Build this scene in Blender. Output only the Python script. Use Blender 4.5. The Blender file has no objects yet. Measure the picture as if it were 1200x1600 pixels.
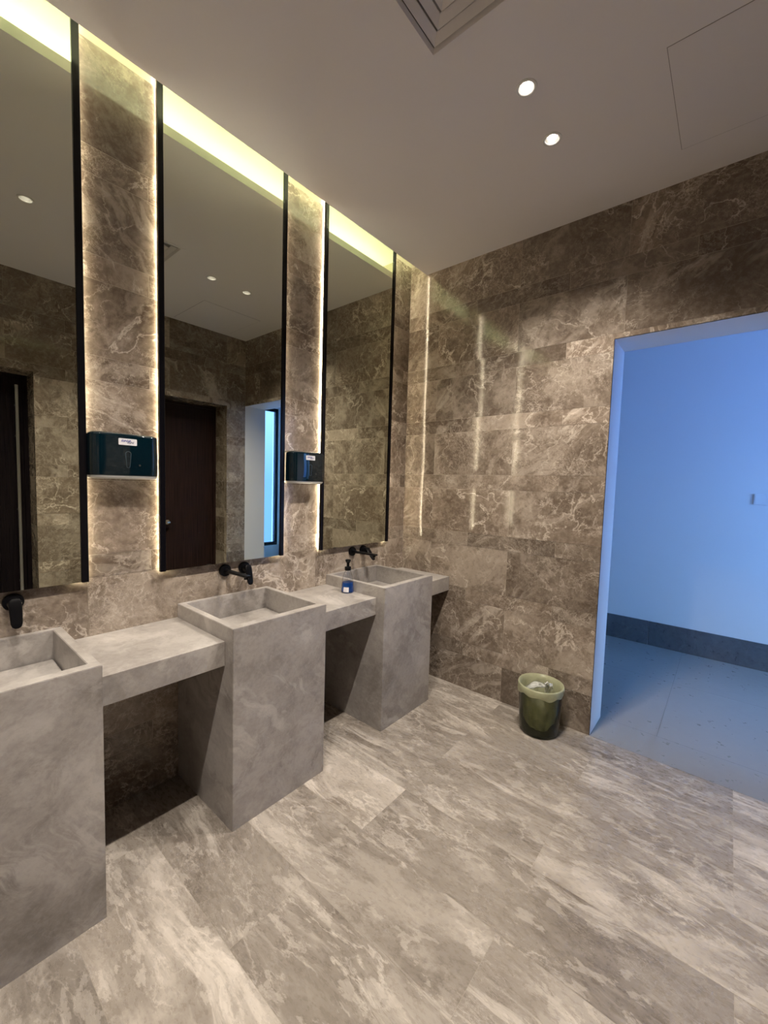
import bpy, bmesh, math, random
from mathutils import Vector, Matrix, noise
random.seed(7)
PI = math.pi
SC = bpy.context.scene
COL = SC.collection

# ------------------------------------------------------------------ camera
cam_data = bpy.data.cameras.new('camera')
cam = bpy.data.objects.new('camera', cam_data); COL.objects.link(cam)
R_ = Vector((0.76438, 0.64411, 0.02900)); U_ = Vector((-0.06510, 0.03234, 0.99735)); F_ = Vector((-0.64147, 0.76425, -0.06665))
M_ = Matrix((R_, U_, -F_)).transposed().to_4x4(); M_.translation = Vector((1.9744, -2.5942, 1.4411))
cam.matrix_world = M_
cam_data.sensor_fit = 'VERTICAL'; cam_data.sensor_height = 36.0; cam_data.sensor_width = 27.0
cam_data.lens = 643.64 / 1600 * 36.0
cam_data.clip_start = 0.02
SC.camera = cam

# ------------------------------------------------------------------ exposure, world, daylight
SC.view_settings.view_transform = 'Standard'
SC.view_settings.look = 'None'
SC.view_settings.gamma = 1.0
SC.view_settings.use_curve_mapping = False
SC.view_settings.exposure = 0.25

SPOT_W = 86.0          # each ceiling downlight
LENS_E = 60.0
COVE_E = 60.0           # LED strip in the ceiling cove
EDGE_E = 60.0          # LED strips behind the mirror edges
SKY_E = 0.86
WARM = (1.0, 0.90, 0.79)

world = bpy.data.worlds.new('world'); SC.world = world
world.use_nodes = True
wn = world.node_tree; wn.nodes.clear()
wo = wn.nodes.new('ShaderNodeOutputWorld'); wb = wn.nodes.new('ShaderNodeBackground')
wr = wn.nodes.new('ShaderNodeValToRGB'); ws = wn.nodes.new('ShaderNodeSeparateXYZ'); wt = wn.nodes.new('ShaderNodeTexCoord')
wn.links.new(wt.outputs['Generated'], ws.inputs[0]); wn.links.new(ws.outputs['Z'], wr.inputs[0])
wr.color_ramp.elements[0].position = 0.0; wr.color_ramp.elements[0].color = (0.13, 0.33, 1.0, 1)
wr.color_ramp.elements[1].position = 0.25; wr.color_ramp.elements[1].color = (0.27, 0.56, 1.0, 1)
wn.links.new(wr.outputs[0], wb.inputs[0])
# bright sky lobe added to strengthen daylight on corridor wall and door jamb
wv = wn.nodes.new('ShaderNodeVectorMath'); wv.operation = 'DOT_PRODUCT'; wv.inputs[1].default_value = (0.83, -0.52, 0.20)
wn.links.new(wt.outputs['Generated'], wv.inputs[0])
def wmath(op, a, b):
    n = wn.nodes.new('ShaderNodeMath'); n.operation = op
    for i, v in enumerate((a, b)):
        if isinstance(v, (int, float)): n.inputs[i].default_value = v
        else: wn.links.new(v, n.inputs[i])
    return n.outputs[0]
wg = wmath('POWER', wmath('MAXIMUM', wv.outputs['Value'], 0.0), 2.5)
wn.links.new(wmath('ADD', wmath('MULTIPLY', wg, 13.5 * SKY_E), 1.5 * SKY_E), wb.inputs[1])
wn.links.new(wb.outputs[0], wo.inputs[0])

# ------------------------------------------------------------------ dimensions (metres)
H = 2.997; XR = 2.355; YR = -4.2; SLOT = 0.1456
JX = 1.428; JZ = 2.2785; JD = 0.261; YC = 1.966; XE = 4.4

# daylight comes in through the corridor window
pl = bpy.data.lights.new('daylight', 'AREA'); pl.shape = 'RECTANGLE'; pl.size = 1.58; pl.size_y = 2.44
pl.energy = 1.0
pl.cycles.is_portal = True
po = bpy.data.objects.new('daylight_portal', pl); COL.objects.link(po)
po.location = (XE + 0.06, 1.12, 1.50); po.rotation_euler = (PI / 2, 0, PI / 2)

# ------------------------------------------------------------------ node helpers
def new_mat(name):
    m = bpy.data.materials.new(name); m.use_nodes = True
    nt = m.node_tree; nt.nodes.clear()
    out = nt.nodes.new('ShaderNodeOutputMaterial'); b = nt.nodes.new('ShaderNodeBsdfPrincipled')
    nt.links.new(b.outputs[0], out.inputs[0])
    return m, nt, b

def plain(name, col, rough=0.5, metal=0.0, spec=0.5, bump=0.0, bscale=60, coat=0.0, var=0.04):
    m, nt, b = new_mat(name)
    b.inputs['Roughness'].default_value = rough; b.inputs['Metallic'].default_value = metal
    b.inputs['Specular IOR Level'].default_value = spec; b.inputs['Coat Weight'].default_value = coat
    tc = nt.nodes.new('ShaderNodeTexCoord'); n = nt.nodes.new('ShaderNodeTexNoise')
    n.inputs['Scale'].default_value = bscale; n.inputs['Detail'].default_value = 3
    nt.links.new(tc.outputs['Object'], n.inputs['Vector'])
    r = nt.nodes.new('ShaderNodeValToRGB')
    r.color_ramp.elements[0].color = tuple(c * (1 - var) for c in col) + (1,)
    r.color_ramp.elements[1].color = tuple(min(1, c * (1 + var)) for c in col) + (1,)
    nt.links.new(n.outputs['Fac'], r.inputs[0]); nt.links.new(r.outputs[0], b.inputs['Base Color'])
    if bump:
        bp = nt.nodes.new('ShaderNodeBump'); bp.inputs['Strength'].default_value = bump; bp.inputs['Distance'].default_value = 0.001
        nt.links.new(n.outputs['Fac'], bp.inputs['Height']); nt.links.new(bp.outputs[0], b.inputs['Normal'])
    return m

def emit(name, col, strength):
    m = bpy.data.materials.new(name); m.use_nodes = True
    nt = m.node_tree; nt.nodes.clear()
    out = nt.nodes.new('ShaderNodeOutputMaterial'); e = nt.nodes.new('ShaderNodeEmission')
    e.inputs[0].default_value = (*col, 1); e.inputs[1].default_value = strength
    nt.links.new(e.outputs[0], out.inputs[0]); return m

def marble(name, dark, mid, light, vein, rough=0.2, scale=1.0, vein_amt=1.0, patch=0.6, seeds=True, stretch=(1, 1, 1), rot=(0.5, 0.35, 0.6), contrast=1.0, var=0.22, spec=0.5, objseed=False, brec=0.6, twist=0.9, streak=0.35, pebble=0.0, grain=0.35, flat=False, tone=0.12, big=1.0, tilt=0.0, body=(2.6, 12, 0.72)):
    m, nt, b = new_mat(name)
    N = nt.nodes.new; L = nt.links.new
    def math_(op, a, c=None, clamp=False):
        n = N('ShaderNodeMath'); n.operation = op; n.use_clamp = clamp
        for i, v in enumerate((a, c)):
            if v is None: continue
            if isinstance(v, (int, float)): n.inputs[i].default_value = v
            else: L(v, n.inputs[i])
        return n.outputs[0]
    def vmath(op, a, c):
        n = N('ShaderNodeVectorMath'); n.operation = op
        for i, v in enumerate((a, c)):
            if isinstance(v, (tuple, list)): n.inputs[i].default_value = v
            else: L(v, n.inputs[i])
        return n.outputs[0]
    def ramp(x, stops):
        r = N('ShaderNodeValToRGB'); cr = r.color_ramp
        while len(cr.elements) < len(stops): cr.elements.new(0.5)
        for e, (p, c) in zip(cr.elements, stops):
            e.position = p; e.color = (*c, 1) if isinstance(c, (tuple, list)) else (c, c, c, 1)
        L(x, r.inputs[0]); return r.outputs[0]
    def nz(v, s, d=6, r=0.6, dist=0.0):
        n = N('ShaderNodeTexNoise'); n.inputs['Scale'].default_value = s; n.inputs['Detail'].default_value = d
        n.inputs['Roughness'].default_value = r; n.inputs['Distortion'].default_value = dist
        L(v, n.inputs['Vector']); return n
    def mix(f, a, c):
        n = N('ShaderNodeMix'); n.data_type = 'RGBA'
        if isinstance(f, (int, float)): n.inputs[0].default_value = f
        else: L(f, n.inputs[0])
        for i, v in ((6, a), (7, c)):
            if isinstance(v, (tuple, list)): n.inputs[i].default_value = (*v, 1)
            else: L(v, n.inputs[i])
        return n.outputs[2]
    tc = N('ShaderNodeTexCoord'); P = tc.outputs['Object']
    val = None
    if seeds:
        at = N('ShaderNodeAttribute'); at.attribute_name = 'tile'
        P = vmath('ADD', P, vmath('MULTIPLY', at.outputs['Color'], (37.0, 53.0, 41.0)))
        sp = N('ShaderNodeSeparateColor'); L(at.outputs['Color'], sp.inputs[0]); val = sp.outputs[0]
    if objseed:
        oi = N('ShaderNodeObjectInfo'); P = vmath('ADD', P, vmath('MULTIPLY', oi.outputs['Location'], (3.7, 5.3, 4.1)))
    if seeds:
        vr = N('ShaderNodeVectorRotate'); vr.inputs['Axis'].default_value = (0.6, 0.6, 0.5)
        L(math_('MULTIPLY', math_('SUBTRACT', sp.outputs[1], 0.5), twist), vr.inputs['Angle']); L(P, vr.inputs['Vector']); P = vr.outputs[0]
    mp = N('ShaderNodeMapping'); mp.inputs['Rotation'].default_value = rot
    mp.inputs['Scale'].default_value = tuple(scale * s for s in stretch); L(P, mp.inputs['Vector']); P = mp.outputs[0]
    w = nz(P, 1.6, 3, 0.5)
    P2 = vmath('ADD', P, vmath('MULTIPLY', vmath('SUBTRACT', w.outputs['Color'], (0.5, 0.5, 0.5)), (0.5, 0.5, 0.5)))
    # body colour: ragged high-detail noise
    P3 = vmath('ADD', P, vmath('MULTIPLY', vmath('SUBTRACT', w.outputs['Color'], (0.5, 0.5, 0.5)), (0.16, 0.16, 0.16)))
    n1 = nz(P3, *body).outputs['Fac']
    if seeds: n1 = math_('ADD', n1, math_('MULTIPLY', math_('SUBTRACT', sp.outputs[2], 0.5), tone))
    col = ramp(n1, [(0.34, dark), (0.47, mid), (0.54, mid), (0.67, light)])
    # large clouds with broken edges
    n2 = nz(P2, 1.25, 12, 0.68).outputs['Fac']
    col = mix(math_('MULTIPLY', ramp(n2, [(0.535, 0.0), (0.565, 0.8), (0.66, 1.0)]), patch), col, light)
    n2b = nz(vmath('ADD', P2, (7.1, 3.3, 1.7)), 1.7, 12, 0.70).outputs['Fac']
    col = mix(math_('MULTIPLY', ramp(n2b, [(0.53, 0.0), (0.57, 0.9), (0.65, 1.0)]), patch * 0.9), col, dark)
    # streaks
    ms = N('ShaderNodeMapping'); ms.inputs['Scale'].default_value = (1.0, 1.0, 6.0) if not flat else (1.0, 6.0, 1.0)
    ms.inputs['Rotation'].default_value = (0.25, 0.25, 0.1); L(P2, ms.inputs['Vector'])
    st = nz(ms.outputs[0], 1.9, 7, 0.62).outputs['Fac']
    mst = ramp(nz(vmath('ADD', P, (1.0, 5.0, 2.0)), 1.3, 3, 0.5).outputs['Fac'], [(0.48, 0.0), (0.60, 1.0)])
    col = mix(math_('MULTIPLY', math_('MULTIPLY', ramp(st, [(0.52, 0.0), (0.58, 0.7), (0.68, 1.0)]), mst), streak), col, vein)
    # fine wandering veins
    for off, sc_, wd, am in (((3.0, 9.0, 5.0), 2.3, 0.012, 0.8), ((8.0, 4.0, 2.0), 4.6, 0.014, 0.55)):
        n3 = nz(vmath('ADD', P2, off), sc_, 7, 0.58).outputs['Fac']
        v3 = ramp(math_('ABSOLUTE', math_('SUBTRACT', n3, 0.5)), [(0.0, 1.0), (wd * 0.35, 0.55), (wd, 0.0)])
        m3 = ramp(nz(vmath('ADD', P, off), 2.1, 5, 0.6).outputs['Fac'], [(0.47, 0.0), (0.57, 1.0)])
        col = mix(math_('MULTIPLY', math_('MULTIPLY', v3, m3), am * vein_amt), col, vein)
    # crackled, breccia like cells in two sizes
    w2 = nz(P3, 6, 6, 0.68)
    PV = vmath('ADD', P3, vmath('MULTIPLY', vmath('SUBTRACT', w2.outputs['Color'], (0.5, 0.5, 0.5)), (0.34, 0.34, 0.34)))
    for sc_, off, am, wd in ((7, (11.0, 2.0, 8.0), big, 0.035), (19, (4.0, 12.0, 6.0), 0.8, 0.06)):
        vo = N('ShaderNodeTexVoronoi'); vo.feature = 'DISTANCE_TO_EDGE'; vo.inputs['Scale'].default_value = sc_
        L(PV, vo.inputs['Vector'])
        v4 = ramp(vo.outputs['Distance'], [(0.0, 1.0), (wd * 0.4, 0.5), (wd, 0.0)])
        m4 = ramp(nz(vmath('ADD', P, off), 2.3, 8, 0.7).outputs['Fac'], [(0.49, 0.0), (0.58, 1.0)])
        col = mix(math_('MULTIPLY', math_('MULTIPLY', v4, m4), brec * vein_amt * am), col, vein)
    # pale pebbles
    vp = N('ShaderNodeTexVoronoi'); vp.inputs['Scale'].default_value = 16; L(PV, vp.inputs['Vector'])
    spp = N('ShaderNodeSeparateColor'); L(vp.outputs['Color'], spp.inputs[0])
    col = mix(math_('MULTIPLY', ramp(spp.outputs[0], [(0.86, 0.0), (0.88, 1.0)]), pebble), col, vein)
    # fine grain
    g = nz(P3, 34, 6, 0.68).outputs['Fac']
    col = mix(math_('MULTIPLY', ramp(g, [(0.46, 0.0), (0.66, 1.0)]), grain), col, light)
    col = mix(math_('MULTIPLY', ramp(g, [(0.34, 1.0), (0.50, 0.0)]), grain), col, dark)
    if val is not None:
        hs = N('ShaderNodeHueSaturation'); L(col, hs.inputs['Color'])
        L(math_('ADD', math_('MULTIPLY', val, var), 1 - var / 2), hs.inputs['Value']); col = hs.outputs[0]
    L(col, b.inputs['Base Color'])
    if tilt:
        ge = N('ShaderNodeNewGeometry')
        t_ = vmath('MULTIPLY', vmath('SUBTRACT', at.outputs['Color'], (0.5, 0.5, 0.5)), (tilt, tilt, tilt))
        L(vmath('NORMALIZE', vmath('ADD', ge.outputs['Normal'], t_), (0, 0, 0)), b.inputs['Normal'])
    rr = ramp(g, [(0.3, max(0.0, rough - 0.04)), (0.7, rough + 0.05)])
    L(rr, b.inputs['Roughness']); b.inputs['Specular IOR Level'].default_value = spec
    return m

# ------------------------------------------------------------------ materials
M = {}
M['wall'] = marble('polished_brown_marble', (0.120, 0.090, 0.067), (0.205, 0.162, 0.126), (0.38, 0.32, 0.262), (0.68, 0.60, 0.51), rough=0.085, scale=1.15, patch=0.75, var=0.42, rot=(0.75, 0.65, 0.5), brec=0.6, streak=0.5, tone=0.14, tilt=0.016)
M['floor'] = marble('honed_beige_marble', (0.178, 0.150, 0.125), (0.272, 0.238, 0.203), (0.45, 0.405, 0.355), (0.70, 0.64, 0.57), rough=0.28, scale=1.35, patch=0.55, var=0.36, stretch=(0.62, 1.45, 1), rot=(0, 0, 0.08), brec=0.55, streak=0.6, pebble=0.28, flat=True, twist=0.35, tone=0.16, big=0.5, grain=0.16, vein_amt=0.7, body=(2.3, 9, 0.62))
M['basin'] = marble('grey_beige_stone', (0.205, 0.186, 0.172), (0.325, 0.300, 0.282), (0.44, 0.412, 0.388), (0.56, 0.53, 0.50), rough=0.40, scale=1.7, patch=0.55, vein_amt=0.2, seeds=False, objseed=True, rot=(0.9, 0.1, 0.2), brec=0.2, streak=0.55, grain=0.22, big=0.3, body=(2.4, 10, 0.68))
M['grout'] = plain('pale_grout', (0.42, 0.37, 0.30), 0.8, bump=0.2)
M['white'] = plain('white_paint', (0.78, 0.77, 0.76), 0.55, bump=0.05, bscale=90, var=0.01)
M['ceil'] = plain('ceiling_paint', (0.81, 0.785, 0.80), 0.9, bump=0.05, bscale=120, var=0.01)
M['corr_floor'] = marble('grey_porcelain', (0.205, 0.21, 0.215), (0.215, 0.22, 0.225), (0.235, 0.24, 0.245), (0.30, 0.305, 0.31), rough=0.30, scale=0.5, vein_amt=0.04, patch=0.12, brec=0.0, streak=0.0, grain=0.0, tone=0.02, var=0.05)
M['skirt'] = marble('dark_grey_porcelain', (0.07, 0.073, 0.08), (0.095, 0.10, 0.11), (0.13, 0.135, 0.145), (0.25, 0.25, 0.26), rough=0.3, scale=0.8, vein_amt=0.3, patch=0.4, var=0.1, brec=0.1, tone=0.03)
M['black'] = plain('matt_black_metal', (0.003, 0.003, 0.004), 0.36, spec=0.18, bscale=200)
M['frame'] = plain('black_anodised_metal', (0.003, 0.003, 0.005), 0.25, spec=0.25)
M['teal'] = plain('dark_teal_gloss_plastic', (0.0015, 0.010, 0.016), 0.06, spec=0.6, coat=0.3)
M['grey_plastic'] = plain('grey_plastic', (0.34, 0.34, 0.33), 0.35)
M['white_plastic'] = plain('white_plastic', (0.8, 0.8, 0.8), 0.35, var=0.01)
M['sticker'] = plain('sticker_white', (0.72, 0.71, 0.74), 0.4, var=0.02)
M['ink'] = plain('blue_ink', (0.10, 0.11, 0.36), 0.5)
M['ink2'] = plain('grey_blue_ink', (0.16, 0.17, 0.26), 0.5)
M['steel'] = plain('brushed_steel', (0.55, 0.56, 0.58), 0.28, metal=1.0)
M['chrome'] = plain('chrome', (0.85, 0.85, 0.85), 0.08, metal=1.0)
M['tissue'] = plain('white_tissue', (0.82, 0.83, 0.80), 0.9, bump=0.5, bscale=80)
M['gap'] = plain('dark_gap', (0.02, 0.02, 0.02), 0.9)
M['vent_grey'] = plain('vent_grey', (0.36, 0.35, 0.35), 0.7)

# mirror: silvered glass with a faint bronze tint
mm, nt, b = new_mat('tinted_mirror'); M['mirror'] = mm
b.inputs['Metallic'].default_value = 1.0; b.inputs['Roughness'].default_value = 0.0
tc = nt.nodes.new('ShaderNodeTexCoord'); n_ = nt.nodes.new('ShaderNodeTexNoise'); n_.inputs['Scale'].default_value = 0.7
r_ = nt.nodes.new('ShaderNodeValToRGB'); r_.color_ramp.elements[0].color = (0.70, 0.73, 0.62, 1); r_.color_ramp.elements[1].color = (0.72, 0.74, 0.64, 1)
nt.links.new(tc.outputs['Object'], n_.inputs['Vector']); nt.links.new(n_.outputs['Fac'], r_.inputs[0]); nt.links.new(r_.outputs[0], b.inputs['Base Color'])

# dark walnut door veneer, vertical grain
def wood(name, c0, c1, rough):
    m, nt, b = new_mat(name)
    tc = nt.nodes.new('ShaderNodeTexCoord'); mp = nt.nodes.new('ShaderNodeMapping'); mp.inputs['Scale'].default_value = (1, 60, 0.9)
    n = nt.nodes.new('ShaderNodeTexNoise'); n.inputs['Scale'].default_value = 3; n.inputs['Detail'].default_value = 8
    r = nt.nodes.new('ShaderNodeValToRGB'); r.color_ramp.elements[0].position = 0.35; r.color_ramp.elements[1].position = 0.68
    r.color_ramp.elements[0].color = (*c0, 1); r.color_ramp.elements[1].color = (*c1, 1)
    nt.links.new(tc.outputs['Object'], mp.inputs[0]); nt.links.new(mp.outputs[0], n.inputs['Vector'])
    nt.links.new(n.outputs['Fac'], r.inputs[0]); nt.links.new(r.outputs[0], b.inputs['Base Color'])
    b.inputs['Roughness'].default_value = rough; b.inputs['Specular IOR Level'].default_value = 0.2
    return m
M['wood'] = wood('dark_walnut_veneer', (0.008, 0.004, 0.004), (0.034, 0.016, 0.015), 0.42)
M['wood2'] = wood('near_black_veneer', (0.004, 0.003, 0.005), (0.012, 0.008, 0.010), 0.22)

def glassy(name, col, rough=0.05, ior=1.45, trans=1.0, alpha=1.0, spec=0.5):
    m, nt, b = new_mat(name)
    b.inputs['Base Color'].default_value = (*col, 1); b.inputs['Roughness'].default_value = rough
    b.inputs['IOR'].default_value = ior; b.inputs['Transmission Weight'].default_value = trans
    b.inputs['Alpha'].default_value = alpha
    n = nt.nodes.new('ShaderNodeTexNoise'); n.inputs['Scale'].default_value = 40
    bp = nt.nodes.new('ShaderNodeBump'); bp.inputs['Strength'].default_value = 0.04; bp.inputs['Distance'].default_value = 0.001
    nt.links.new(n.outputs['Fac'], bp.inputs['Height']); nt.links.new(bp.outputs[0], b.inputs['Normal'])
    return m
M['clear'] = glassy('clear_plastic', (0.95, 0.97, 1.0), 0.03, 1.25)
M['liquid'] = glassy('blue_soap', (0.015, 0.20, 0.85), 0.05, 1.33, trans=0.75)
M['pane'] = glassy('window_glass', (0.93, 0.97, 1.0), 0.0, 1.02)

def translucent(name, col, mixf, rough=0.25, tcol=None):
    m = bpy.data.materials.new(name); m.use_nodes = True
    nt = m.node_tree; nt.nodes.clear()
    out = nt.nodes.new('ShaderNodeOutputMaterial'); b = nt.nodes.new('ShaderNodeBsdfPrincipled')
    t = nt.nodes.new('ShaderNodeBsdfTransparent'); mx = nt.nodes.new('ShaderNodeMixShader')
    b.inputs['Base Color'].default_value = (*col, 1); b.inputs['Roughness'].default_value = rough
    t.inputs[0].default_value = (*(tcol or col), 1)
    n = nt.nodes.new('ShaderNodeTexNoise'); n.inputs['Scale'].default_value = 9; n.inputs['Detail'].default_value = 4
    r = nt.nodes.new('ShaderNodeMapRange'); r.inputs['To Min'].default_value = mixf - 0.12; r.inputs['To Max'].default_value = mixf + 0.12
    nt.links.new(n.outputs['Fac'], r.inputs['Value']); nt.links.new(r.outputs[0], mx.inputs[0])
    nt.links.new(t.outputs[0], mx.inputs[1]); nt.links.new(b.outputs[0], mx.inputs[2]); nt.links.new(mx.outputs[0], out.inputs[0])
    return m
M['bin'] = translucent('smoky_green_plastic', (0.022, 0.026, 0.018), 0.14, 0.06, (0.88, 0.88, 0.78))
nt = M['bin'].node_tree; lw = nt.nodes.new('ShaderNodeLayerWeight'); lw.inputs['Blend'].default_value = 0.35
mx = [n for n in nt.nodes if n.type == 'MIX_SHADER'][0]; mr = [n for n in nt.nodes if n.type == 'MAP_RANGE'][0]
ad = nt.nodes.new('ShaderNodeMath'); ad.operation = 'ADD'; ad.use_clamp = True
nt.links.new(lw.outputs['Facing'], ad.inputs[0]); nt.links.new(mr.outputs[0], ad.inputs[1]); nt.links.new(ad.outputs[0], mx.inputs[0])
M['liner'] = translucent('olive_bin_liner', (0.60, 0.61, 0.40), 0.55, 0.3, (0.90, 0.91, 0.76))

# ------------------------------------------------------------------ mesh helpers
def obj(name, bm, mat, parent=None, smooth=False, angle=None, normals=True):
    if normals: bmesh.ops.recalc_face_normals(bm, faces=bm.faces)
    me = bpy.data.meshes.new(name); bm.to_mesh(me); bm.free()
    mats = mat if isinstance(mat, (list, tuple)) else [mat]
    for m in mats: me.materials.append(m)
    if smooth:
        for p in me.polygons: p.use_smooth = True
        if angle is not None:
            me.set_sharp_from_angle(angle=angle)
    o = bpy.data.objects.new(name, me); COL.objects.link(o)
    if parent: o.parent = parent
    return o

def thing(name, label, cat, loc=(0, 0, 0), group=None):
    o = bpy.data.objects.new(name, None); COL.objects.link(o); o.empty_display_size = 0.1
    o.location = loc; o['label'] = label; o['category'] = cat
    if group: o['group'] = group
    return o

def tag(o, label, cat, group=None, kind=None):
    o['label'] = label; o['category'] = cat
    if group: o['group'] = group
    if kind: o['kind'] = kind
    return o

def struct(o, label=None):
    o['kind'] = 'structure'
    if label: o['label'] = label
    return o

def box(bm, x0, x1, y0, y1, z0, z1, bevel=0.0, mi=0, seg=2):
    vs = [bm.verts.new((x, y, z)) for x in (x0, x1) for y in (y0, y1) for z in (z0, z1)]
    fs = []
    for q in ((0, 1, 3, 2), (4, 6, 7, 5), (0, 4, 5, 1), (2, 3, 7, 6), (0, 2, 6, 4), (1, 5, 7, 3)):
        f = bm.faces.new([vs[i] for i in q]); f.material_index = mi; fs.append(f)
    if bevel:
        es = list({e for f in fs for e in f.edges})
        bmesh.ops.bevel(bm, geom=es, offset=bevel, segments=seg, affect='EDGES', profile=0.5)
    return fs

def loft(bm, rings, cap0=True, cap1=True, mi=0):
    """rings: list of equal-length closed loops of points."""
    vr = [[bm.verts.new(p) for p in r] for r in rings]
    n = len(vr[0])
    for a, c in zip(vr[:-1], vr[1:]):
        for i in range(n):
            f = bm.faces.new((a[i], a[(i + 1) % n], c[(i + 1) % n], c[i])); f.material_index = mi
    if cap0: bm.faces.new(vr[0][::-1]).material_index = mi
    if cap1: bm.faces.new(vr[-1]).material_index = mi
    return vr

def circ(c, r, n=32, axis='z', ph=0.0, ry=None):
    ry = ry or r; out = []
    for i in range(n):
        a = 2 * PI * i / n + ph; u, v = r * math.cos(a), ry * math.sin(a)
        if axis == 'z': out.append((c[0] + u, c[1] + v, c[2]))
        elif axis == 'x': out.append((c[0], c[1] + u, c[2] + v))
        else: out.append((c[0] + u, c[1], c[2] + v))
    return out

def lathe(bm, prof, c=(0, 0, 0), n=32, cap0=True, cap1=True, ry=1.0, mi=0):
    loft(bm, [circ((c[0], c[1], c[2] + z), r, n, 'z', ry=r * ry) for r, z in prof], cap0, cap1, mi)

def rrect(w, h, r, seg=6):
    """rounded rectangle outline, centred, in (u, v)"""
    pts = []
    for cx, cy, a0 in ((w / 2 - r, h / 2 - r, 0), (-w / 2 + r, h / 2 - r, 90), (-w / 2 + r, -h / 2 + r, 180), (w / 2 - r, -h / 2 + r, 270)):
        for i in range(seg + 1):
            a = math.radians(a0 + 90 * i / seg); pts.append((cx + r * math.cos(a), cy + r * math.sin(a)))
    return pts

def subtract(rects, hole):
    out = []
    hu0, hu1, hv0, hv1 = hole
    for (u0, u1, v0, v1) in rects:
        if hu0 >= u1 or hu1 <= u0 or hv0 >= v1 or hv1 <= v0: out.append((u0, u1, v0, v1)); continue
        if hv0 > v0: out.append((u0, u1, v0, hv0))
        if hv1 < v1: out.append((u0, u1, hv1, v1))
        a, c = max(v0, hv0), min(v1, hv1)
        if hu0 > u0: out.append((u0, hu0, a, c))
        if hu1 < u1: out.append((hu1, u1, a, c))
    return out

def tiles(bm, plane, pos, u0, u1, rows, holes=(), g=0.0006, mi=0, flip=False, pale=()):
    """rows: list of (v0, v1, [joints along u]); plane 'x' -> u=y v=z; 'y' -> u=x v=z; 'z' -> u=x v=y"""
    lay = bm.loops.layers.float_color.get('tile') or bm.loops.layers.float_color.new('tile')
    for (v0, v1, js) in rows:
        cuts = [u0] + sorted(j for j in js if u0 < j < u1) + [u1]
        for a, c in zip(cuts[:-1], cuts[1:]):
            seed = (random.random(), random.random(), random.random(), 1)
            for pu, pv, l_ in pale:
                if a < pu < c and v0 < pv < v1: seed = (0.5 + 0.5 * l_, seed[1], 0.5 + 0.5 * l_, 1)
            rs = [(a + g, c - g, v0 + g, v1 - g)]
            for h in holes: rs = subtract(rs, h)
            for (p, q, s, t) in rs:
                if q - p < 0.002 or t - s < 0.002: continue
                cs = ((p, s), (q, s), (q, t), (p, t))
                pts = [(pos, u, v) if plane == 'x' else (u, pos, v) if plane == 'y' else (u, v, pos) for u, v in cs]
                if flip: pts = pts[::-1]
                f = bm.faces.new([bm.verts.new(P) for P in pts]); f.material_index = mi
                for l in f.loops: l[lay] = seed

WIDE = [(0.0, 0.235), (0.33, 0.635), (0.725, 1.025), (1.12, 1.425), (1.525, 1.825), (1.92, 2.215), (2.31, 2.61), (2.71, 3.09)]
NARROW = [(0.235, 0.33), (0.635, 0.725), (1.025, 1.12), (1.425, 1.525), (1.825, 1.92), (2.215, 2.31), (2.61, 2.71)]
def wall_rows(off_w, off_n, lo, hi, step=0.6):
    jw = [off_w + step * k for k in range(-12, 12)]; jn = [off_n + step * k for k in range(-12, 12)]
    return sorted([(a, c, jw) for a, c in WIDE] + [(a, c, jn) for a, c in NARROW])

# ------------------------------------------------------------------ room shell
# left wall (mirrors, basins)
bm = bmesh.new()
tiles(bm, 'x', 0.0, YR, 0.0, wall_rows(-0.3, -0.06, 0, 3), mi=0)
box(bm, -0.2, -0.0012, YR - 0.2, JD, -0.2, 3.25, mi=1)
struct(obj('wall_left', bm, [M['wall'], M['grout']], normals=False))

# far wall with the doorway into the corridor
bm = bmesh.new()
tiles(bm, 'y', 0.0, 0.0, XR, wall_rows(0.27, 0.572, 0, 3), holes=[(JX, XR + 1, -1, JZ)], mi=0, flip=False)
box(bm, -0.2, JX - 0.003, 0.0012, JD, -0.2, 3.25, mi=1)
box(bm, JX - 0.003, XR + 0.6, 0.0012, JD, JZ + 0.003, 3.25, mi=1)
struct(obj('wall_far', bm, [M['wall'], M['grout']], normals=False))
# white painted lining of the doorway
bm = bmesh.new()
box(bm, JX - 0.003, JX, 0.0, JD + 0.002, 0.0, JZ)
box(bm, JX - 0.003, XR, 0.0, JD + 0.002, JZ, JZ + 0.003)
box(bm, XR, XR + 0.003, 0.0012, JD + 0.002, 0.0, JZ)
struct(obj('trim_1', bm, M['white']), 'white painted lining of the doorway')

# right wall (seen in the mirrors) with two door recesses
D1 = (-1.16, -0.222); D2 = (-2.80, -1.857); DZ = 2.25; DR = 0.25
holes = [(D1[0], D1[1], -1, DZ), (D2[0], D2[1], -1, DZ)]
bm = bmesh.new()
tiles(bm, 'x', XR, YR, 0.0, wall_rows(-0.222, -0.45, 0, 3), holes=holes, mi=0)
for (a, c) in (D1, D2):
    for yy, s in ((c, False), (a, True)):
        tiles(bm, 'y', yy, XR, XR + DR, wall_rows(0, 0, 0, 3), holes=[(XR - 1, XR + 1, DZ, 4)], mi=0)
    tiles(bm, 'z', DZ, XR, XR + DR, [(a, c, [])], mi=0)
B0 = XR + 0.0012; B1 = XR + DR + 0.05
for (a, c) in ((YR, D2[0] - 0.0012), (D2[1] + 0.0012, D1[0] - 0.0012), (D1[1] + 0.0012, 0.0)):
    box(bm, B0, B1, a, c, -0.2, 3.25, mi=1)
box(bm, B0, B1, YR, 0.0, DZ + 0.0012, 3.25, mi=1)
box(bm, XR + 0.0031, XR + 0.25, 0.0, JD, -0.2, JZ + 0.01, mi=1)
struct(obj('wall_right', bm, [M['wall'], M['grout']], normals=False))

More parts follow.
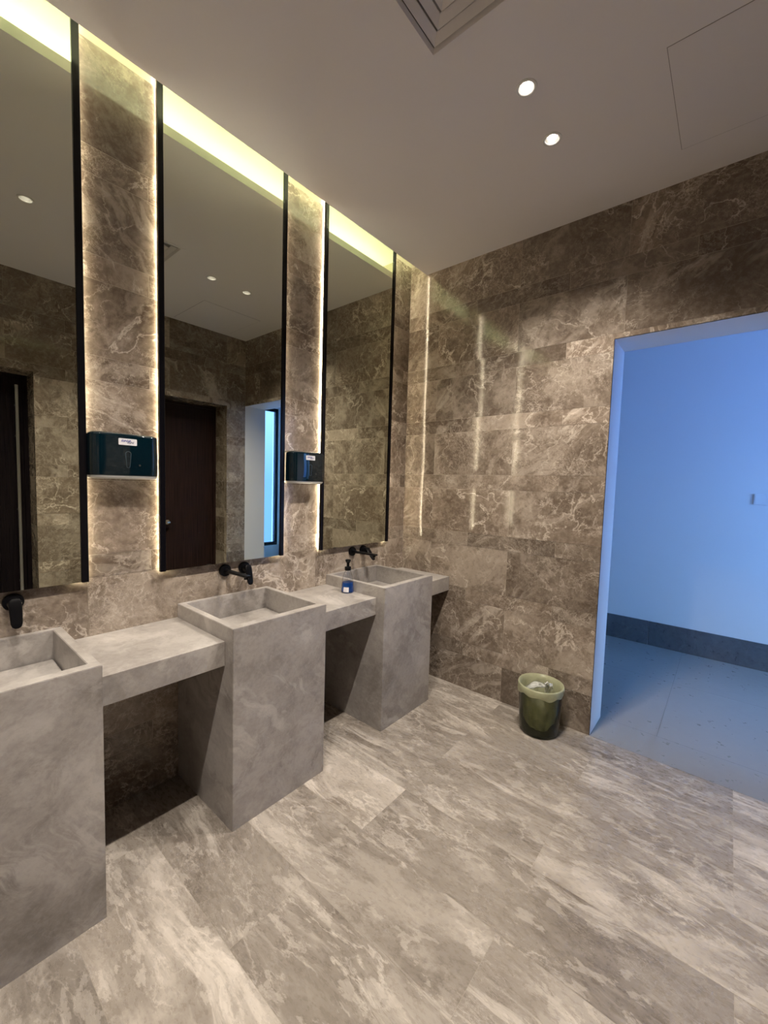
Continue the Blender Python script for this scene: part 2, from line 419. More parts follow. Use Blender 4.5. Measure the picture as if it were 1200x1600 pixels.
# wall behind the camera
bm = bmesh.new()
tiles(bm, 'y', YR, 0.0, XR, wall_rows(0.3, 0.1, 0, 3), mi=0)
box(bm, -0.2, XR + 0.3, YR - 0.2, YR - 0.0012, -0.2, 3.25, mi=1)
struct(obj('wall_rear', bm, [M['wall'], M['grout']], normals=False))

# floor
bm = bmesh.new()
ys = [0.0, -0.18, -0.48, -0.775, -1.075, -1.38, -1.675, -1.975, -2.275, -2.575, -2.875, -3.175, -3.475, -3.775, -4.2]
rows = []
for i, (a, c) in enumerate(zip(ys[:-1], ys[1:])):
    js = [0.885, 2.075] if i % 2 == 0 else [0.29, 1.485]
    if i == 1: js = [0.29, 1.485, 2.075]
    if i == 2: js = [0.885, 2.075]
    rows.append((c, a, js))
tiles(bm, 'z', 0.0, 0.0, XR, rows, g=0.0004, mi=0, pale=[(0.6, -1.2, 0.8), (0.6, -2.05, 0.5), (1.2, -1.5, -0.2), (1.8, -1.5, 0.0), (2.2, -0.65, 0.7), (1.4, -0.1, -0.8), (0.2, -1.8, -0.2), (0.6, -1.8, -0.2), (1.2, -1.2, -0.3), (0.7, -0.9, -0.2), (1.6, -1.8, -0.1), (0.5, -0.35, 0.1), (1.2, -0.6, 0.1)])
tiles(bm, 'z', 0.0, XR, XR + DR, [(D1[0], D1[1], []), (D2[0], D2[1], [])], mi=0)
box(bm, -0.2, XR + 0.6, YR - 0.2, 0.0, -0.2, -0.0006, mi=1)
struct(obj('floor', bm, [M['floor'], M['grout']], normals=False))
# corridor floor
bm = bmesh.new()
tiles(bm, 'z', 0.0, -0.6, XE, [(0.0, 0.27, [JX, XR]), (0.27, 1.17, [0.53, 1.73, 2.93]), (1.17, YC, [0.53, 1.73, 2.93])], g=0.0012, mi=0, holes=[(-1, JX, -1, JD), (XR, 9, -1, JD)])
box(bm, -0.8, XE + 0.2, 0.0, YC + 0.2, -0.2, -0.0015, mi=1)
struct(obj('floor_corridor', bm, [M['corr_floor'], M['skirt']], normals=False))

# ceiling with cove slot, holes for the downlights and the air diffuser
SPOTS = [(1.262, -0.958), (1.262, -0.656), (1.245, -2.061), (1.245, -2.363)]
SPOTS += [(1.245, -3.47)]
DX0, DX1, DY0, DY1 = 1.030, 1.500, -1.745, -1.270
SR = 0.034
bm = bmesh.new()
hs = 0.06
xs = sorted({SLOT, XR + 0.3, DX0, DX1} | {x - hs for x, y in SPOTS} | {x + hs for x, y in SPOTS})
ysx = sorted({YR, 0.0, DY0, DY1} | {y - hs for x, y in SPOTS} | {y + hs for x, y in SPOTS})
for z, keep in ((H, True),):
    for xa, xb in zip(xs[:-1], xs[1:]):
        for ya, yb in zip(ysx[:-1], ysx[1:]):
            cx, cy = (xa + xb) / 2, (ya + yb) / 2
            if DX0 < cx < DX1 and DY0 < cy < DY1: continue
            if any(abs(cx - x) < hs and abs(cy - y) < hs for x, y in SPOTS): continue
            bm.faces.new([bm.verts.new(p) for p in ((xa, ya, z), (xa, yb, z), (xb, yb, z), (xb, ya, z))])
for (x, y) in SPOTS:
    n = 40; ring = circ((x, y, H), SR, n); sq = []
    for (px, py, pz) in ring:
        dx, dy = px - x, py - y; k = hs / max(abs(dx), abs(dy)); sq.append((x + dx * k, y + dy * k, H))
    up = [(px, py, H + 0.05) for px, py, pz in ring]
    loft(bm, [sq, ring, up], False, False)
# lip of the slot, diffuser well and the slab above
box(bm, SLOT, SLOT + 0.012, YR, 0.0, H + 0.0002, H + 0.042)
box(bm, SLOT + 0.012, 0.40, YR, 0.0, H + 0.030, H + 0.042)
box(bm, 0.38, 0.40, YR, 0.0, H + 0.042, 3.19)
box(bm, -0.0012, XR + 0.3, YR, 0.0, 3.19, 3.25)
struct(obj('ceiling', bm, M['ceil'], normals=False))

# corridor shell
bm = bmesh.new()
box(bm, -0.8, XE + 0.2, YC, YC + 0.2, -0.2, 3.1)
struct(obj('wall_corridor_back', bm, M['white']))
bm = bmesh.new(); box(bm, -0.8, -0.6, JD, YC, -0.2, 3.1)
struct(obj('wall_corridor_left', bm, M['white']))
bm = bmesh.new(); box(bm, -0.6, JX - 0.003, JD, JD + 0.004, 0, 2.9); box(bm, XR + 0.003, XE, JD, JD + 0.004, 0, 2.9); box(bm, JX - 0.003, XR + 0.003, JD, JD + 0.004, JZ, 2.9)
box(bm, XR + 0.3, XE + 0.2, 0.0, JD, -0.2, 3.1)
box(bm, -0.8, -0.2, 0.0, JD, -0.2, 3.1)
struct(obj('wall_corridor_front', bm, M['white']))
bm = bmesh.new(); box(bm, -0.8, XE + 0.2, JD, YC + 0.2, 2.9, 3.1)
struct(obj('ceiling_corridor', bm, M['white']))
# window wall at the end of the corridor
WY0, WY1, WZ0, WZ1 = 0.32, 1.92, 0.28, 2.74
bm = bmesh.new()
box(bm, XE, XE + 0.2, JD, WY0, -0.2, 3.1); box(bm, XE, XE + 0.2, WY1, YC, -0.2, 3.1)
box(bm, XE, XE + 0.2, WY0, WY1, -0.2, WZ0); box(bm, XE, XE + 0.2, WY0, WY1, WZ1, 3.1)
struct(obj('wall_corridor_end', bm, M['white']))
w = thing('window_1', 'tall corridor window with dark frame letting in blue daylight', 'window', (XE + 0.05, (WY0 + WY1) / 2, WZ0))
del w['category']; w['kind'] = 'structure'
cy, wy, wz = (WY1 - WY0) / 2, WY1 - WY0, WZ1 - WZ0
bm = bmesh.new()
for (a, c, d, e) in ((-cy, -cy + 0.06, 0, wz), (cy - 0.06, cy, 0, wz), (-cy + 0.06, cy - 0.06, 0, 0.06), (-cy + 0.06, cy - 0.06, wz - 0.06, wz)):
    box(bm, -0.025, 0.025, a, c, d, e, bevel=0.003)
obj('window_frame', bm, M['frame'], w)
bm = bmesh.new(); box(bm, -0.003, 0.003, -cy + 0.06, cy - 0.06, 0.06, wz - 0.06); obj('window_pane', bm, M['pane'], w)

# baseboard in the corridor
bm = bmesh.new()
lay = bm.loops.layers.float_color.new('tile')
for a, c in ((-0.6, 0.257), (0.258, 1.457), (1.458, 2.657), (2.658, 3.857), (3.858, XE)):
    s = (random.random(), random.random(), random.random(), 1)
    for f in box(bm, a, c - 0.001, YC - 0.010, YC, 0.0, 0.226):
        for l in f.loops: l[lay] = s
struct(obj('baseboard_corridor', bm, M['skirt']), 'dark grey tile skirting along the corridor wall')

# ------------------------------------------------------------------ doors on the right wall (mirrored in the glass)
def door(name, y0, y1, mat, label, long_bar):
    d = thing(name, label, 'door', (XR + DR, (y0 + y1) / 2, 0)); del d['category']; d['kind'] = 'structure'
    w = (y1 - y0) / 2
    bm = bmesh.new(); box(bm, 0.0, 0.045, -w + 0.03, w - 0.03, 0.006, DZ - 0.03, bevel=0.002); obj('door_leaf', bm, mat, d)
    bm = bmesh.new()
    box(bm, -0.012, 0.049, -w, -w + 0.03, 0, DZ); box(bm, -0.012, 0.049, w - 0.03, w, 0, DZ); box(bm, -0.012, 0.049, -w + 0.03, w - 0.03, DZ - 0.03, DZ)
    obj('door_frame', bm, mat, d)
    if long_bar:  # added steel bar standing in for an unidentified upright line
        yy = w - 0.075
        bm = bmesh.new(); box(bm, -0.060, -0.040, yy - 0.011, yy + 0.011, 0.25, 2.16, bevel=0.004)
        for z in (0.55, 1.15, 1.75, 2.0): box(bm, -0.041, 0.001, yy - 0.008, yy + 0.008, z - 0.008, z + 0.008)
        obj('steel_bar', bm, M['steel'], d)
    else:
        yy = -0.06
        bm = bmesh.new(); loft(bm, [circ((x, yy, 0.98), 0.024, 24, 'x') for x in (0.001, -0.008)])
        loft(bm, [circ((x, yy, 0.98), 0.009, 16, 'x') for x in (-0.007, -0.05)])
        box(bm, -0.058, -0.042, yy - 0.11, yy + 0.01, 0.971, 0.989, bevel=0.004)
        obj('lever_handle', bm, M['chrome'], d, smooth=True, angle=0.6)
    return d
door('door_1', D1[0], D1[1], M['wood'], 'dark walnut door reflected in the middle mirror', False)
door('door_2', D2[0], D2[1], M['wood2'], 'near-black door with long upright steel bar reflected in the left mirror', True)

# ------------------------------------------------------------------ mirrors
MW = 0.667; MZ0, MZ1 = 1.02, 3.15
M['edge_led'] = emit('warm_led_tape', (1.0, 0.86, 0.60), EDGE_E)
def make_mirror(yc, label):
    t = thing('wall_mirror', label, 'mirror', (0, yc, MZ0), 'tall backlit mirrors above the basins')
    h = MZ1 - MZ0; w = MW / 2
    bm = bmesh.new(); box(bm, 0.021, 0.027, -w + 0.024, w - 0.024, 0.0, h); obj('mirror_glass', bm, M['mirror'], t)
    bm = bmesh.new(); box(bm, 0.0005, 0.0205, -w + 0.05, w - 0.05, 0.006, h - 0.01); obj('backing_board', bm, M['gap'], t)
    for s in (-1, 1):
        a, c = sorted((s * w, s * (w - 0.024)))
        bm = bmesh.new(); box(bm, 0.016, 0.034, a, c, -0.002, h, bevel=0.0015, seg=1); obj('side_frame', bm, M['frame'], t)
        a, c = sorted((s * (w - 0.012), s * (w - 0.020)))
        bm = bmesh.new(); box(bm, 0.006, 0.011, a, c, 0.004, h - 0.02); obj('led_strip', bm, M['edge_led'], t)
    return t
BY = [-0.5634, -1.5000, -2.4366]
make_mirror(BY[0] + 0.005, 'tall narrow mirror at far end above the soap bottle, reflecting only marble')
make_mirror(BY[1], 'middle tall mirror with black side frames, reflecting a dark wooden door')
make_mirror(BY[2], 'leftmost tall mirror cut by the photo edge, reflecting a near-black door')

# LED tape lying in the ceiling cove
bm = bmesh.new()
box(bm, 0.335, 0.347, YR + 0.02, -0.015, H + 0.0425, H + 0.0475)
tag(obj('led_strip_light', bm, emit('cove_led', (0.93, 1.0, 0.52), COVE_E)), 'yellowish LED strip light hidden in the ceiling cove above the mirrors', 'strip light')

# ------------------------------------------------------------------ basins
BD, BWD, BZ = 0.50, 0.4925, 0.85
RIM = 0.030
def basin_body():
    bm = bmesh.new(); w = BWD / 2; iz = 0.705
    o = [(0.001, -w), (BD, -w), (BD, w), (0.001, w)]
    i = [(RIM, -w + RIM), (BD - RIM - 0.012, -w + RIM), (BD - RIM - 0.012, w - RIM), (RIM, w - RIM)]
    rings = [[(x, y, 0.0) for x, y in o], [(x, y, BZ) for x, y in o], [(x, y, BZ) for x, y in i], [(x, y, iz) for x, y in i]]
    loft(bm, rings, True, True)
    es = [e for e in bm.edges if all(v.co.z > 0.6 for v in e.verts) or abs(e.verts[0].co.z - e.verts[1].co.z) > 0.3]
    es = [e for e in es if not all(v.co.z < 0.71 for v in e.verts)]
    bmesh.ops.bevel(bm, geom=es, offset=0.0018, segments=2, affect='EDGES')
    return bm
def slab_bm():
    bm = bmesh.new(); w = BWD / 2 - RIM - 0.005
    x0, x1 = RIM + 0.012, BD - RIM - 0.013
    vs = []
    for x, zt in ((x0, 0.742), (x1, 0.728)):
        for y in (-w, w):
            for z in (zt - 0.018, zt): vs.append(bm.verts.new((x, y, z)))
    fs = [bm.faces.new([vs[k] for k in q]) for q in ((0, 1, 3, 2), (4, 6, 7, 5), (0, 4, 5, 1), (2, 3, 7, 6), (0, 2, 6, 4), (1, 5, 7, 3))]
    bmesh.ops.bevel(bm, geom=list(bm.edges), offset=0.0015, segments=2, affect='EDGES')
    for y in (-w * 0.5, w * 0.5): box(bm, x0 + 0.05, x1 - 0.05, y - 0.02, y + 0.02, 0.704, 0.722)
    return bm
blab = ['stone pedestal basin nearest the far marble wall', 'middle stone pedestal basin between the two open worktops', 'nearest stone pedestal basin cut by the left photo edge']
src = None
for k, y in enumerate(BY):
    if src is None:
        t = thing('pedestal_basin', blab[k], 'basin', (0, y, 0), 'square stone pedestal basins')
        src = [t, obj('pedestal', basin_body(), M['basin'], t), obj('sloping_tray', slab_bm(), M['basin'], t)]
    else:
        t = src[0].copy(); COL.objects.link(t); t.location = (0, y, 0); t['label'] = blab[k]
        for c_ in src[1:]:
            d = c_.copy(); COL.objects.link(d); d.parent = t

# worktops between the basins
def worktop(y0, y1, label):
    bm = bmesh.new(); box(bm, 0.001, 0.438, y0 + 0.0005, y1 - 0.0005, 0.683, 0.785, bevel=0.0016)
    o = obj('worktop', bm, M['basin']); o.location = (0, 0, 0)
    me = o.data; cy = (y0 + y1) / 2
    for v in me.vertices: v.co.y -= cy
    o.location.y = cy
    return tag(o, label, 'worktop', 'stone worktops between the basins')
hw = BWD / 2
worktop(BY[0] + hw, 0.0, 'short stone worktop end between far basin and far wall')
worktop(BY[1] + hw, BY[0] - hw, 'stone worktop carrying the blue soap bottle')
worktop(BY[2] + hw, BY[1] - hw, 'empty stone worktop between the nearest and middle basins')

# ------------------------------------------------------------------ wall taps
def make_tap(yc, label, lift=0.0):
    t = thing('wall_tap', label, 'tap', (0, yc, 0.976), 'black wall-mounted taps')
    def flange(dy, name):
        bm = bmesh.new()
        loft(bm, [circ((x, dy, 0), r, 40, 'x') for x, r in ((0.0005, 0.031), (0.012, 0.031), (0.0145, 0.0295), (0.015, 0.020))])
        return obj(name, bm, M['black'], t, smooth=True, angle=0.6)
    flange(0.0, 'spout_flange')
    bm = bmesh.new()
    rings = []
    for x, w, h, z in ((0.010, 0.022, 0.020, 0.0), (0.05, 0.024, 0.017, 0.0), (0.14, 0.027, 0.013, 0.001), (0.215, 0.029, 0.010, 0.002), (0.226, 0.027, 0.008, 0.002)):
        rings.append([(x, u, z + v) for u, v in rrect(w, h, min(w, h) * 0.35, 5)])
    loft(bm, rings)
    sp = obj('spout', bm, M['black'], t, smooth=True, angle=0.7)
    bm = bmesh.new(); lathe(bm, [(0.0105, -0.002), (0.0115, -0.006), (0.0110, -0.013)], (0.205, 0, 0), 24)
    obj('aerator', bm, M['black'], sp, smooth=True, angle=0.6)
    flange(0.109, 'handle_flange')
    bm = bmesh.new()
    loft(bm, [circ((x, 0.109, 0), r, 32, 'x') for x, r in ((0.013, 0.0205), (0.040, 0.0205), (0.046, 0.019), (0.047, 0.015))])
    # lever blade hanging down from the cartridge
    rings = []
    for z, x, w, th in ((0.019, 0.043, 0.024, 0.008), (0.010, 0.046, 0.037, 0.011), (-0.015, 0.052, 0.037, 0.010), (-0.045, 0.060, 0.035, 0.009), (-0.066, 0.066, 0.033, 0.008), (-0.077, 0.069, 0.026, 0.008), (-0.082, 0.070, 0.012, 0.006)):
        px_, pz_ = x - 0.043, z - 0.019
        qx = 0.043 + px_ * math.cos(lift) - pz_ * math.sin(lift); qz = 0.019 + px_ * math.sin(lift) + pz_ * math.cos(lift)
        rings.append([(qx + v * math.cos(lift), 0.109 + u, qz + v * math.sin(lift)) for u, v in rrect(w, th, th * 0.45, 5)])
    loft(bm, rings)
    obj('lever', bm, M['black'], t, smooth=True, angle=0.7)
    return t
make_tap(-0.576, 'black wall tap over the far basin behind the soap bottle', 0.45)
make_tap(-1.509, 'black wall tap over the middle basin')
make_tap(-2.438, 'black wall tap over the nearest basin, only its lever showing')

# ------------------------------------------------------------------ paper towel dispensers
def make_dispenser(y0, y1, label):
    yc = (y0 + y1) / 2; W = y1 - y0; zb = 1.432; h = 0.186; D = 0.092
    t = thing('towel_dispenser', label, 'dispenser', (0, yc, zb), 'paper towel dispensers between the mirrors')
    def outline(ins, z, x0=0.004):
        w = W / 2 - ins; d = D - ins; r = 0.034; pts = [(x0, -w, z)]
        for i in range(9):
            a = -PI / 2 + PI / 2 * i / 8; pts.append((d - r + r * math.cos(a), -w + r + r * math.sin(a), z))
        # gently bowed front
        for i in range(1, 8):
            f = i / 8; pts.append((d + 0.006 * math.sin(PI * f), (-w + r) + f * 2 * (w - r), z))
        for i in range(9):
            a = PI / 2 * i / 8; pts.append((d - r + r * math.cos(a), w - r + r * math.sin(a), z))
        pts.append((x0, w, z)); return pts
    bm = bmesh.new()
    rings = [outline(0.0015, 0.014), outline(0, 0.018)]
    rings += [outline(0, 0.10), outline(0.001, h - 0.014)]
    for i in range(1, 7):
        a = PI / 2 * i / 6; rings.append(outline(0.001 + 0.013 * (1 - math.cos(a)), h - 0.014 + 0.013 * math.sin(a)))
    loft(bm, rings)
    obj('cover', bm, M['teal'], t, smooth=True, angle=0.5)
    bm = bmesh.new()
    loft(bm, [outline(0.012, 0.0), outline(0.003, 0.006), outline(0.002, 0.0138)])
    obj('bottom_tray', bm, M['grey_plastic'], t, smooth=True, angle=0.5)
    bm = bmesh.new(); box(bm, 0.0002, 0.004, -W / 2 + 0.004, W / 2 - 0.004, 0.004, h - 0.004); obj('back_plate', bm, M['grey_plastic'], t)
    xf = D + 0.0058
    # sticker with small blue lettering marks
    bm = bmesh.new()
    rings = [[(xf + dx, -0.001 + u * s, 0.150 + v * s) for u, v in rrect(0.066, 0.026, 0.003, 3)] for dx, s in ((-0.004, 1), (0.0012, 1))]
    loft(bm, rings); st = obj('sticker', bm, M['sticker'], t)
    rnd = random.Random(3)
    def glyphs(mat, ys, z, hh, lw):
        bm = bmesh.new(); x = xf + 0.0016
        for i, yy in enumerate(ys):
            sk = hh * 0.35
            def bar(ya, za, yb, zb_, w_):
                d = Vector((0, yb - ya, zb_ - za)); n = Vector((0, -d.z, d.y)).normalized() * w_ / 2
                a, c = Vector((x, ya, za)), Vector((x, yb, zb_))
                f0 = [bm.verts.new(p + q) for q in (Vector((0, 0, 0)), Vector((-0.001, 0, 0))) for p in (a - n, c - n, c + n, a + n)]
                bm.faces.new(f0[:4])
                for j in range(4): bm.faces.new((f0[j], f0[(j + 1) % 4], f0[4 + (j + 1) % 4], f0[4 + j]))
            k = i % 3
            bar(yy, z, yy + sk, z + hh, lw)
            if k == 0: bar(yy, z, yy + 0.0045, z, lw * 0.8); bar(yy + sk, z + hh, yy + sk + 0.004, z + hh, lw * 0.8); bar(yy + sk * .5, z + hh * .5, yy + sk * .5 + 0.004, z + hh * .5, lw * 0.7)
            elif k == 1: bar(yy + 0.0042, z, yy + 0.0042 + sk, z + hh, lw); bar(yy, z, yy + 0.0042, z, lw * 0.8)
            else: bar(yy + sk, z + hh, yy + 0.004 + sk * 0.4, z + hh * 0.45, lw * 0.8)
        return obj('lettering', bm, mat, st)
    glyphs(M['ink'], [-0.024 + 0.0058 * i for i in range(6)], 0.150, 0.0072, 0.0021)
    glyphs(M['ink2'], [-0.002 + 0.0058 * i for i in range(4)], 0.1445, 0.0066, 0.0019)
    # teardrop level window
    def tear(s, z0):
        pts = []
        for i in range(12): a = PI * i / 11; pts.append((0.011 * s * math.cos(a), 0.102 + 0.011 * s * math.sin(a)))
        for i in range(8): a = PI + PI * i / 7; pts.append((0.0065 * s * math.cos(a), 0.052 + 0.0065 * s * math.sin(a)))
        return pts
    bm = bmesh.new()
    o, i_ = tear(1.0, 0), tear(0.8, 0)
    loft(bm, [[(xf - 0.004, u, v) for u, v in o], [(xf + 0.0012, u, v) for u, v in o], [(xf + 0.0012, u, v) for u, v in i_], [(xf - 0.0004, u, v) for u, v in i_]])
    obj('level_window', bm, plain('smoky_window', (0.05, 0.07, 0.08), 0.2), t)
    bm = bmesh.new(); loft(bm, [circ((x, 0.043, 0.058), 0.004, 16, 'x') for x in (xf - 0.006, xf - 0.0006)])
    obj('keyhole', bm, M['gap'], t)
    return t
make_dispenser(-2.103, -1.855, 'dark teal paper towel dispenser between left and middle mirrors')
make_dispenser(-1.157, -0.909, 'dark teal paper towel dispenser between middle and far mirrors')

# ------------------------------------------------------------------ soap bottle
t = thing('soap_bottle', 'clear pump bottle of blue liquid soap on the worktop', 'soap bottle', (0.235, -0.845, 0.785))
bm = bmesh.new()
prof = [(0.030, 0.0), (0.037, 0.002), (0.039, 0.008), (0.037, 0.040), (0.0325, 0.075), (0.0285, 0.100), (0.022, 0.118), (0.016, 0.126), (0.0145, 0.132), (0.0145, 0.142)]
inner = [(r - 0.0015, max(z, 0.003)) for r, z in prof[::-1]]
lathe(bm, prof + inner, n=40)
obj('bottle', bm, M['clear'], t, smooth=True, angle=0.9)
bm = bmesh.new(); lathe(bm, [(0.033, 0.0035), (0.0368, 0.008), (0.0350, 0.040), (0.0325, 0.060), (0.0320, 0.061)], n=40); obj('soap', bm, M['liquid'], t, smooth=True, angle=0.6)
bm = bmesh.new()
lathe(bm, [(0.0185, 0.134), (0.0195, 0.137), (0.0195, 0.152), (0.0180, 0.155), (0.008, 0.157)], n=32)
obj('collar', bm, M['black'], t, smooth=True, angle=0.6)
bm = bmesh.new(); lathe(bm, [(0.0085, 0.156), (0.0085, 0.178), (0.0130, 0.184), (0.0165, 0.190), (0.0165, 0.197), (0.0120, 0.200)], n=28)
# nozzle towards the basin
dx, dy = math.cos(-0.6), math.sin(-0.6)
rings = []
for s, w, h, z in ((0.0, 0.016, 0.010, 0.192), (0.022, 0.013, 0.009, 0.191), (0.032, 0.010, 0.008, 0.187)):
    rings.append([(dx * s - dy * u, dy * s + dx * u, z + v) for u, v in rrect(w, h, 0.003, 3)])
loft(bm, rings)
obj('pump', bm, M['black'], t, smooth=True, angle=0.6)
bm = bmesh.new(); lathe(bm, [(0.0025, 0.010), (0.0025, 0.140)], n=12); obj('dip_tube', bm, M['clear'], t, smooth=True, angle=0.6)
bm = bmesh.new()
rings = []
a0 = math.atan2(-1.75, 1.74)
for rr in (0.0372, 0.0384):
    rings.append([((rr + (0.04 - z) * 0.05) * math.cos(a0 - 0.22 + s), (rr + (0.04 - z) * 0.05) * math.sin(a0 - 0.22 + s), z) for s, z in ((-0.42, 0.008), (0, 0.008), (0.42, 0.008), (0.42, 0.037), (0, 0.037), (-0.42, 0.037))])
loft(bm, rings); obj('bottle_label', bm, M['sticker'], t)

# ------------------------------------------------------------------ waste bin
t = thing('waste_bin', 'smoky green plastic waste bin with olive liner against the far wall', 'waste bin', (1.180, -0.146, 0))
hb = 0.285
bm = bmesh.new()
prof = [(0.100, 0.0), (0.108, 0.003), (0.112, 0.012), (0.116, 0.10), (0.121, 0.20), (0.1245, hb - 0.006), (0.126, hb), (0.1225, hb + 0.001), (0.1205, hb - 0.008), (0.117, 0.20), (0.112, 0.10), (0.107, 0.014), (0.095, 0.010)]
lathe(bm, prof, n=56); obj('bin_body', bm, M['bin'], t, smooth=True, angle=1.2)
def crumple(r, a, z, amp, s=9, seed=0):
    return r + amp * noise.noise(Vector((math.cos(a) * s * 0.3, math.sin(a) * s * 0.3, z * s * 2 + seed)))
n = 96
def ring_(r, z, amp, s, seed, zamp=0.0, out=None):
    pts = []
    for i in range(n):
        a = 2 * PI * i / n
        rr = crumple(r, a, z, amp, s, seed)
        if out is not None: rr = min(rr, out) if out > 0 else max(rr, -out)
        zz = z + zamp * noise.noise(Vector((math.cos(a) * 2.3 + seed, math.sin(a) * 2.3, 4.4)))
        pts.append((rr * math.cos(a), rr * math.sin(a), zz))
    return pts
bm = bmesh.new()
rings = [ring_(0.1285, hb - 0.040, 0.003, 9, 1, 0.022, -0.1258), ring_(0.1300, hb - 0.026, 0.004, 11, 2, 0.004, -0.1272), ring_(0.1300, hb - 0.004, 0.002, 6, 3, 0.0, -0.1275), ring_(0.1270, hb + 0.004, 0.001, 6, 3, 0.001), ring_(0.1205, hb + 0.002, 0.001, 6, 4, 0, 0.1212),
         ring_(0.113, hb - 0.03, 0.006, 11, 5, 0.0, 0.117), ring_(0.104, 0.20, 0.012, 12, 6, 0, 0.113), ring_(0.095, 0.13, 0.016, 12, 7, 0, 0.109), ring_(0.083, 0.06, 0.018, 12, 8, 0, 0.104), ring_(0.055, 0.022, 0.015, 9, 9, 0, 0.09)]
loft(bm, rings, False, True); obj('bin_liner', bm, M['liner'], t, smooth=True)
# crumpled tissues in the bin
def tissue(loc, rot, L_, W_, seed, label):
    bm = bmesh.new(); nu, nv = 22, 10; g = []
    for i in range(nu + 1):
        row = []
        for j in range(nv + 1):
            u = i / nu; v = j / nv - 0.5
            x = (u - 0.5) * L_; y = v * W_ * (0.55 + 0.45 * math.sin(PI * min(1, u * 1.15)))
            z = 0.030 * math.sin(PI * u) + 0.010 * math.sin(v * 14 + seed) + 0.009 * noise.noise(Vector((u * 5, v * 5, seed)))
            y += 0.010 * noise.noise(Vector((u * 4 + 9, v * 3, seed)))
            row.append(bm.verts.new((x, y, z)))
        g.append(row)
    for i in range(nu):
        for j in range(nv): bm.faces.new((g[i][j], g[i + 1][j], g[i + 1][j + 1], g[i][j + 1]))
    r = bmesh.ops.solidify(bm, geom=list(bm.faces), thickness=0.0025)
    o = obj('crumpled_tissue', bm, M['tissue'], smooth=True)
    o.location = loc; o.rotation_euler = rot
    return tag(o, label, 'tissue', 'used tissues in the bin')
tissue((1.160, -0.150, 0.250), (0.5, -0.25, 0.45), 0.130, 0.045, 1.0, 'white crumpled tissue arching over in the bin, left one')
tissue((1.215, -0.130, 0.258), (0.3, 0.95, 1.9), 0.100, 0.050, 5.0, 'white folded tissue standing upright in the bin, right one')
tissue((1.178, -0.168, 0.150), (0.2, 0.1, -0.5), 0.125, 0.055, 9.0, 'white crumpled tissue lying lowest in the bin')

# ------------------------------------------------------------------ downlights
M['lens'] = emit('lamp_lens', (1.0, 0.90, 0.78), LENS_E)
M['reflector'] = plain('dark_reflector', (0.30, 0.29, 0.28), 0.30, metal=0.9)
def make_down(x, y, label, i):
    t = thing('downlight', label, 'downlight', (x, y, H), 'round recessed ceiling downlights')
    bm = bmesh.new()
    loft(bm, [circ((0, 0, z), r, 40) for r, z in ((SR - 0.001, 0.006), (SR + 0.006, -0.0004), (SR + 0.005, -0.0035), (SR - 0.004, -0.004), (SR - 0.005, 0.004))], False, False)
    obj('trim_ring', bm, M['white_plastic'], t, smooth=True)
    bm = bmesh.new()
    loft(bm, [circ((0, 0, z), r, 40) for r, z in ((SR - 0.005, 0.002), (0.025, 0.022), (0.0205, 0.030))], False, False)
    obj('reflector_cone', bm, M['reflector'], t, smooth=True)
    bm = bmesh.new(); loft(bm, [circ((0, 0, z), r, 32) for r, z in ((0.0205, 0.050), (0.0205, 0.0305), (0.0205, 0.030))]); obj('lamp_lens', bm, M['lens'], t)
    ld = bpy.data.lights.new('downlight_beam', 'SPOT'); ld.energy = SPOT_W; ld.color = WARM
    ld.spot_size = math.radians(122); ld.spot_blend = 0.85; ld.shadow_soft_size = 0.016
    lo = bpy.data.objects.new('downlight_beam', ld); COL.objects.link(lo); lo.parent = t; lo.location = (0, 0, -0.002)
    return t
dl = ['larger brighter ceiling downlight of the pair, the one nearer the air diffuser', 'smaller ceiling downlight of the pair, nearer the far wall', 'ceiling downlight seen only reflected in the left mirror', 'ceiling downlight beside the one the left mirror reflects, above the camera', 'ceiling downlight behind the camera']
for i, (x, y) in enumerate(SPOTS): make_down(x, y, dl[i], i)

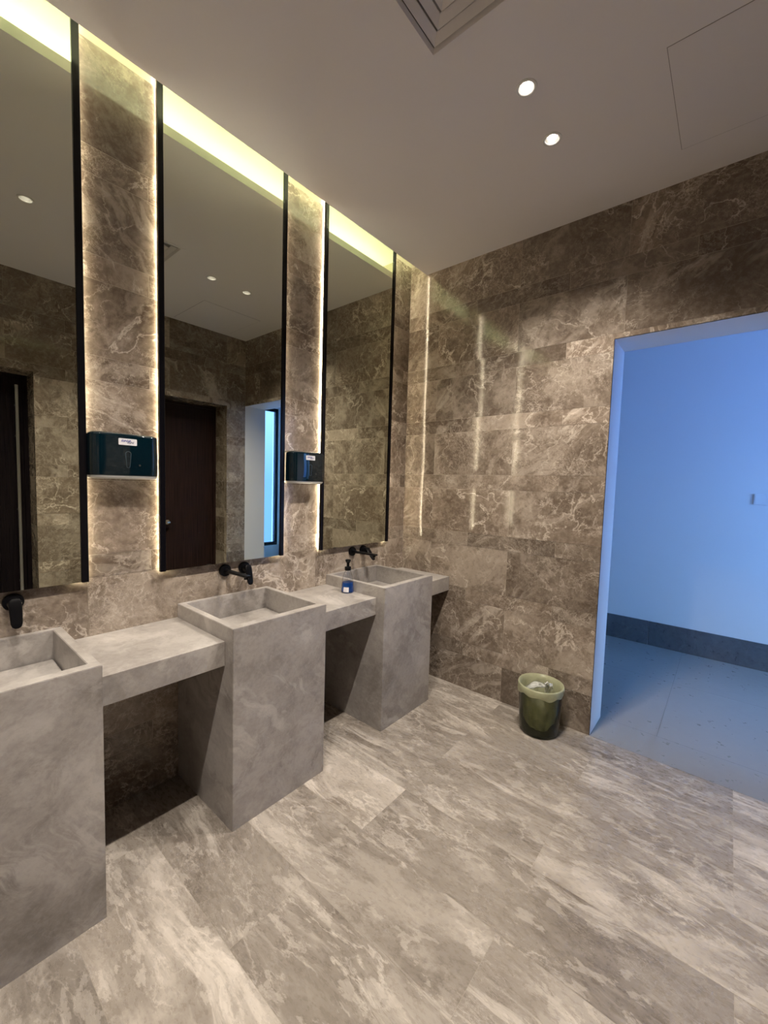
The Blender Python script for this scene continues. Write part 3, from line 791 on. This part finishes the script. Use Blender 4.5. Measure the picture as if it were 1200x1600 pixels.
# ------------------------------------------------------------------ air diffuser, access panel
t = thing('air_diffuser', 'square stepped louvre air diffuser set in the ceiling', 'air vent', ((DX0 + DX1) / 2, (DY0 + DY1) / 2, H))
wx, wy = (DX1 - DX0) / 2, (DY1 - DY0) / 2
def sq(s, z): return [(-wx * s, -wy * s, z), (wx * s, -wy * s, z), (wx * s, wy * s, z), (-wx * s, wy * s, z)]
bm = bmesh.new(); loft(bm, [sq(1.03, -0.0002), sq(1.03, -0.003), sq(0.93, -0.002), sq(0.90, 0.012)], False, False)
obj('outer_flange', bm, M['ceil'], t)
bm = bmesh.new(); loft(bm, [sq(0.999, 0.001), sq(0.999, 0.05)], False, True); obj('housing', bm, M['vent_grey'], t)
for k in range(4):
    s = 0.86 - 0.17 * k
    bm = bmesh.new(); loft(bm, [sq(s, 0.004), sq(s, 0.001), sq(s - 0.09, 0.022), sq(s - 0.09, 0.025)], False, False)
    obj('louvre', bm, M['ceil'], t)
bm = bmesh.new(); loft(bm, [sq(0.17, 0.003), sq(0.17, 0.006)]); obj('louvre_centre', bm, M['ceil'], t)

PX0, PX1, PY0, PY1 = 1.700, 2.300, -0.800, -0.240
t = thing('access_panel', 'square flush access panel in the ceiling near the far wall', 'access panel', ((PX0 + PX1) / 2, (PY0 + PY1) / 2, H))
px, py = (PX1 - PX0) / 2, (PY1 - PY0) / 2
bm = bmesh.new(); box(bm, -px + 0.002, px - 0.002, -py + 0.002, py - 0.002, -0.0015, -0.0004); obj('panel_leaf', bm, M['ceil'], t)
bm = bmesh.new()
for a in ((-px, -px + 0.0018, -py, py), (px - 0.0018, px, -py, py), (-px, px, -py, -py + 0.0018), (-px, px, py - 0.0018, py)):
    box(bm, a[0], a[1], a[2], a[3], -0.0009, -0.0002)
obj('panel_joint', bm, plain('panel_shadow_gap', (0.28, 0.26, 0.26), 0.9), t)

# ------------------------------------------------------------------ switch in the corridor
t = thing('light_switch', 'white twin rocker light switch on the corridor wall', 'light switch', (2.190, YC, 1.408))
bm = bmesh.new()
loft(bm, [[(u * s, y, v * s) for u, v in rrect(0.146, 0.088, 0.005, 3)] for y, s in ((0.0, 1.0), (-0.007, 1.0), (-0.009, 0.97))])
obj('switch_plate', bm, M['white_plastic'], t)
for dx in (-0.034, 0.034):
    bm = bmesh.new()
    loft(bm, [[(dx + u, y, v) for u, v in rrect(0.060, 0.060, 0.003, 3)] for y in (-0.0085, -0.0125)])
    obj('rocker', bm, M['white_plastic'], t)
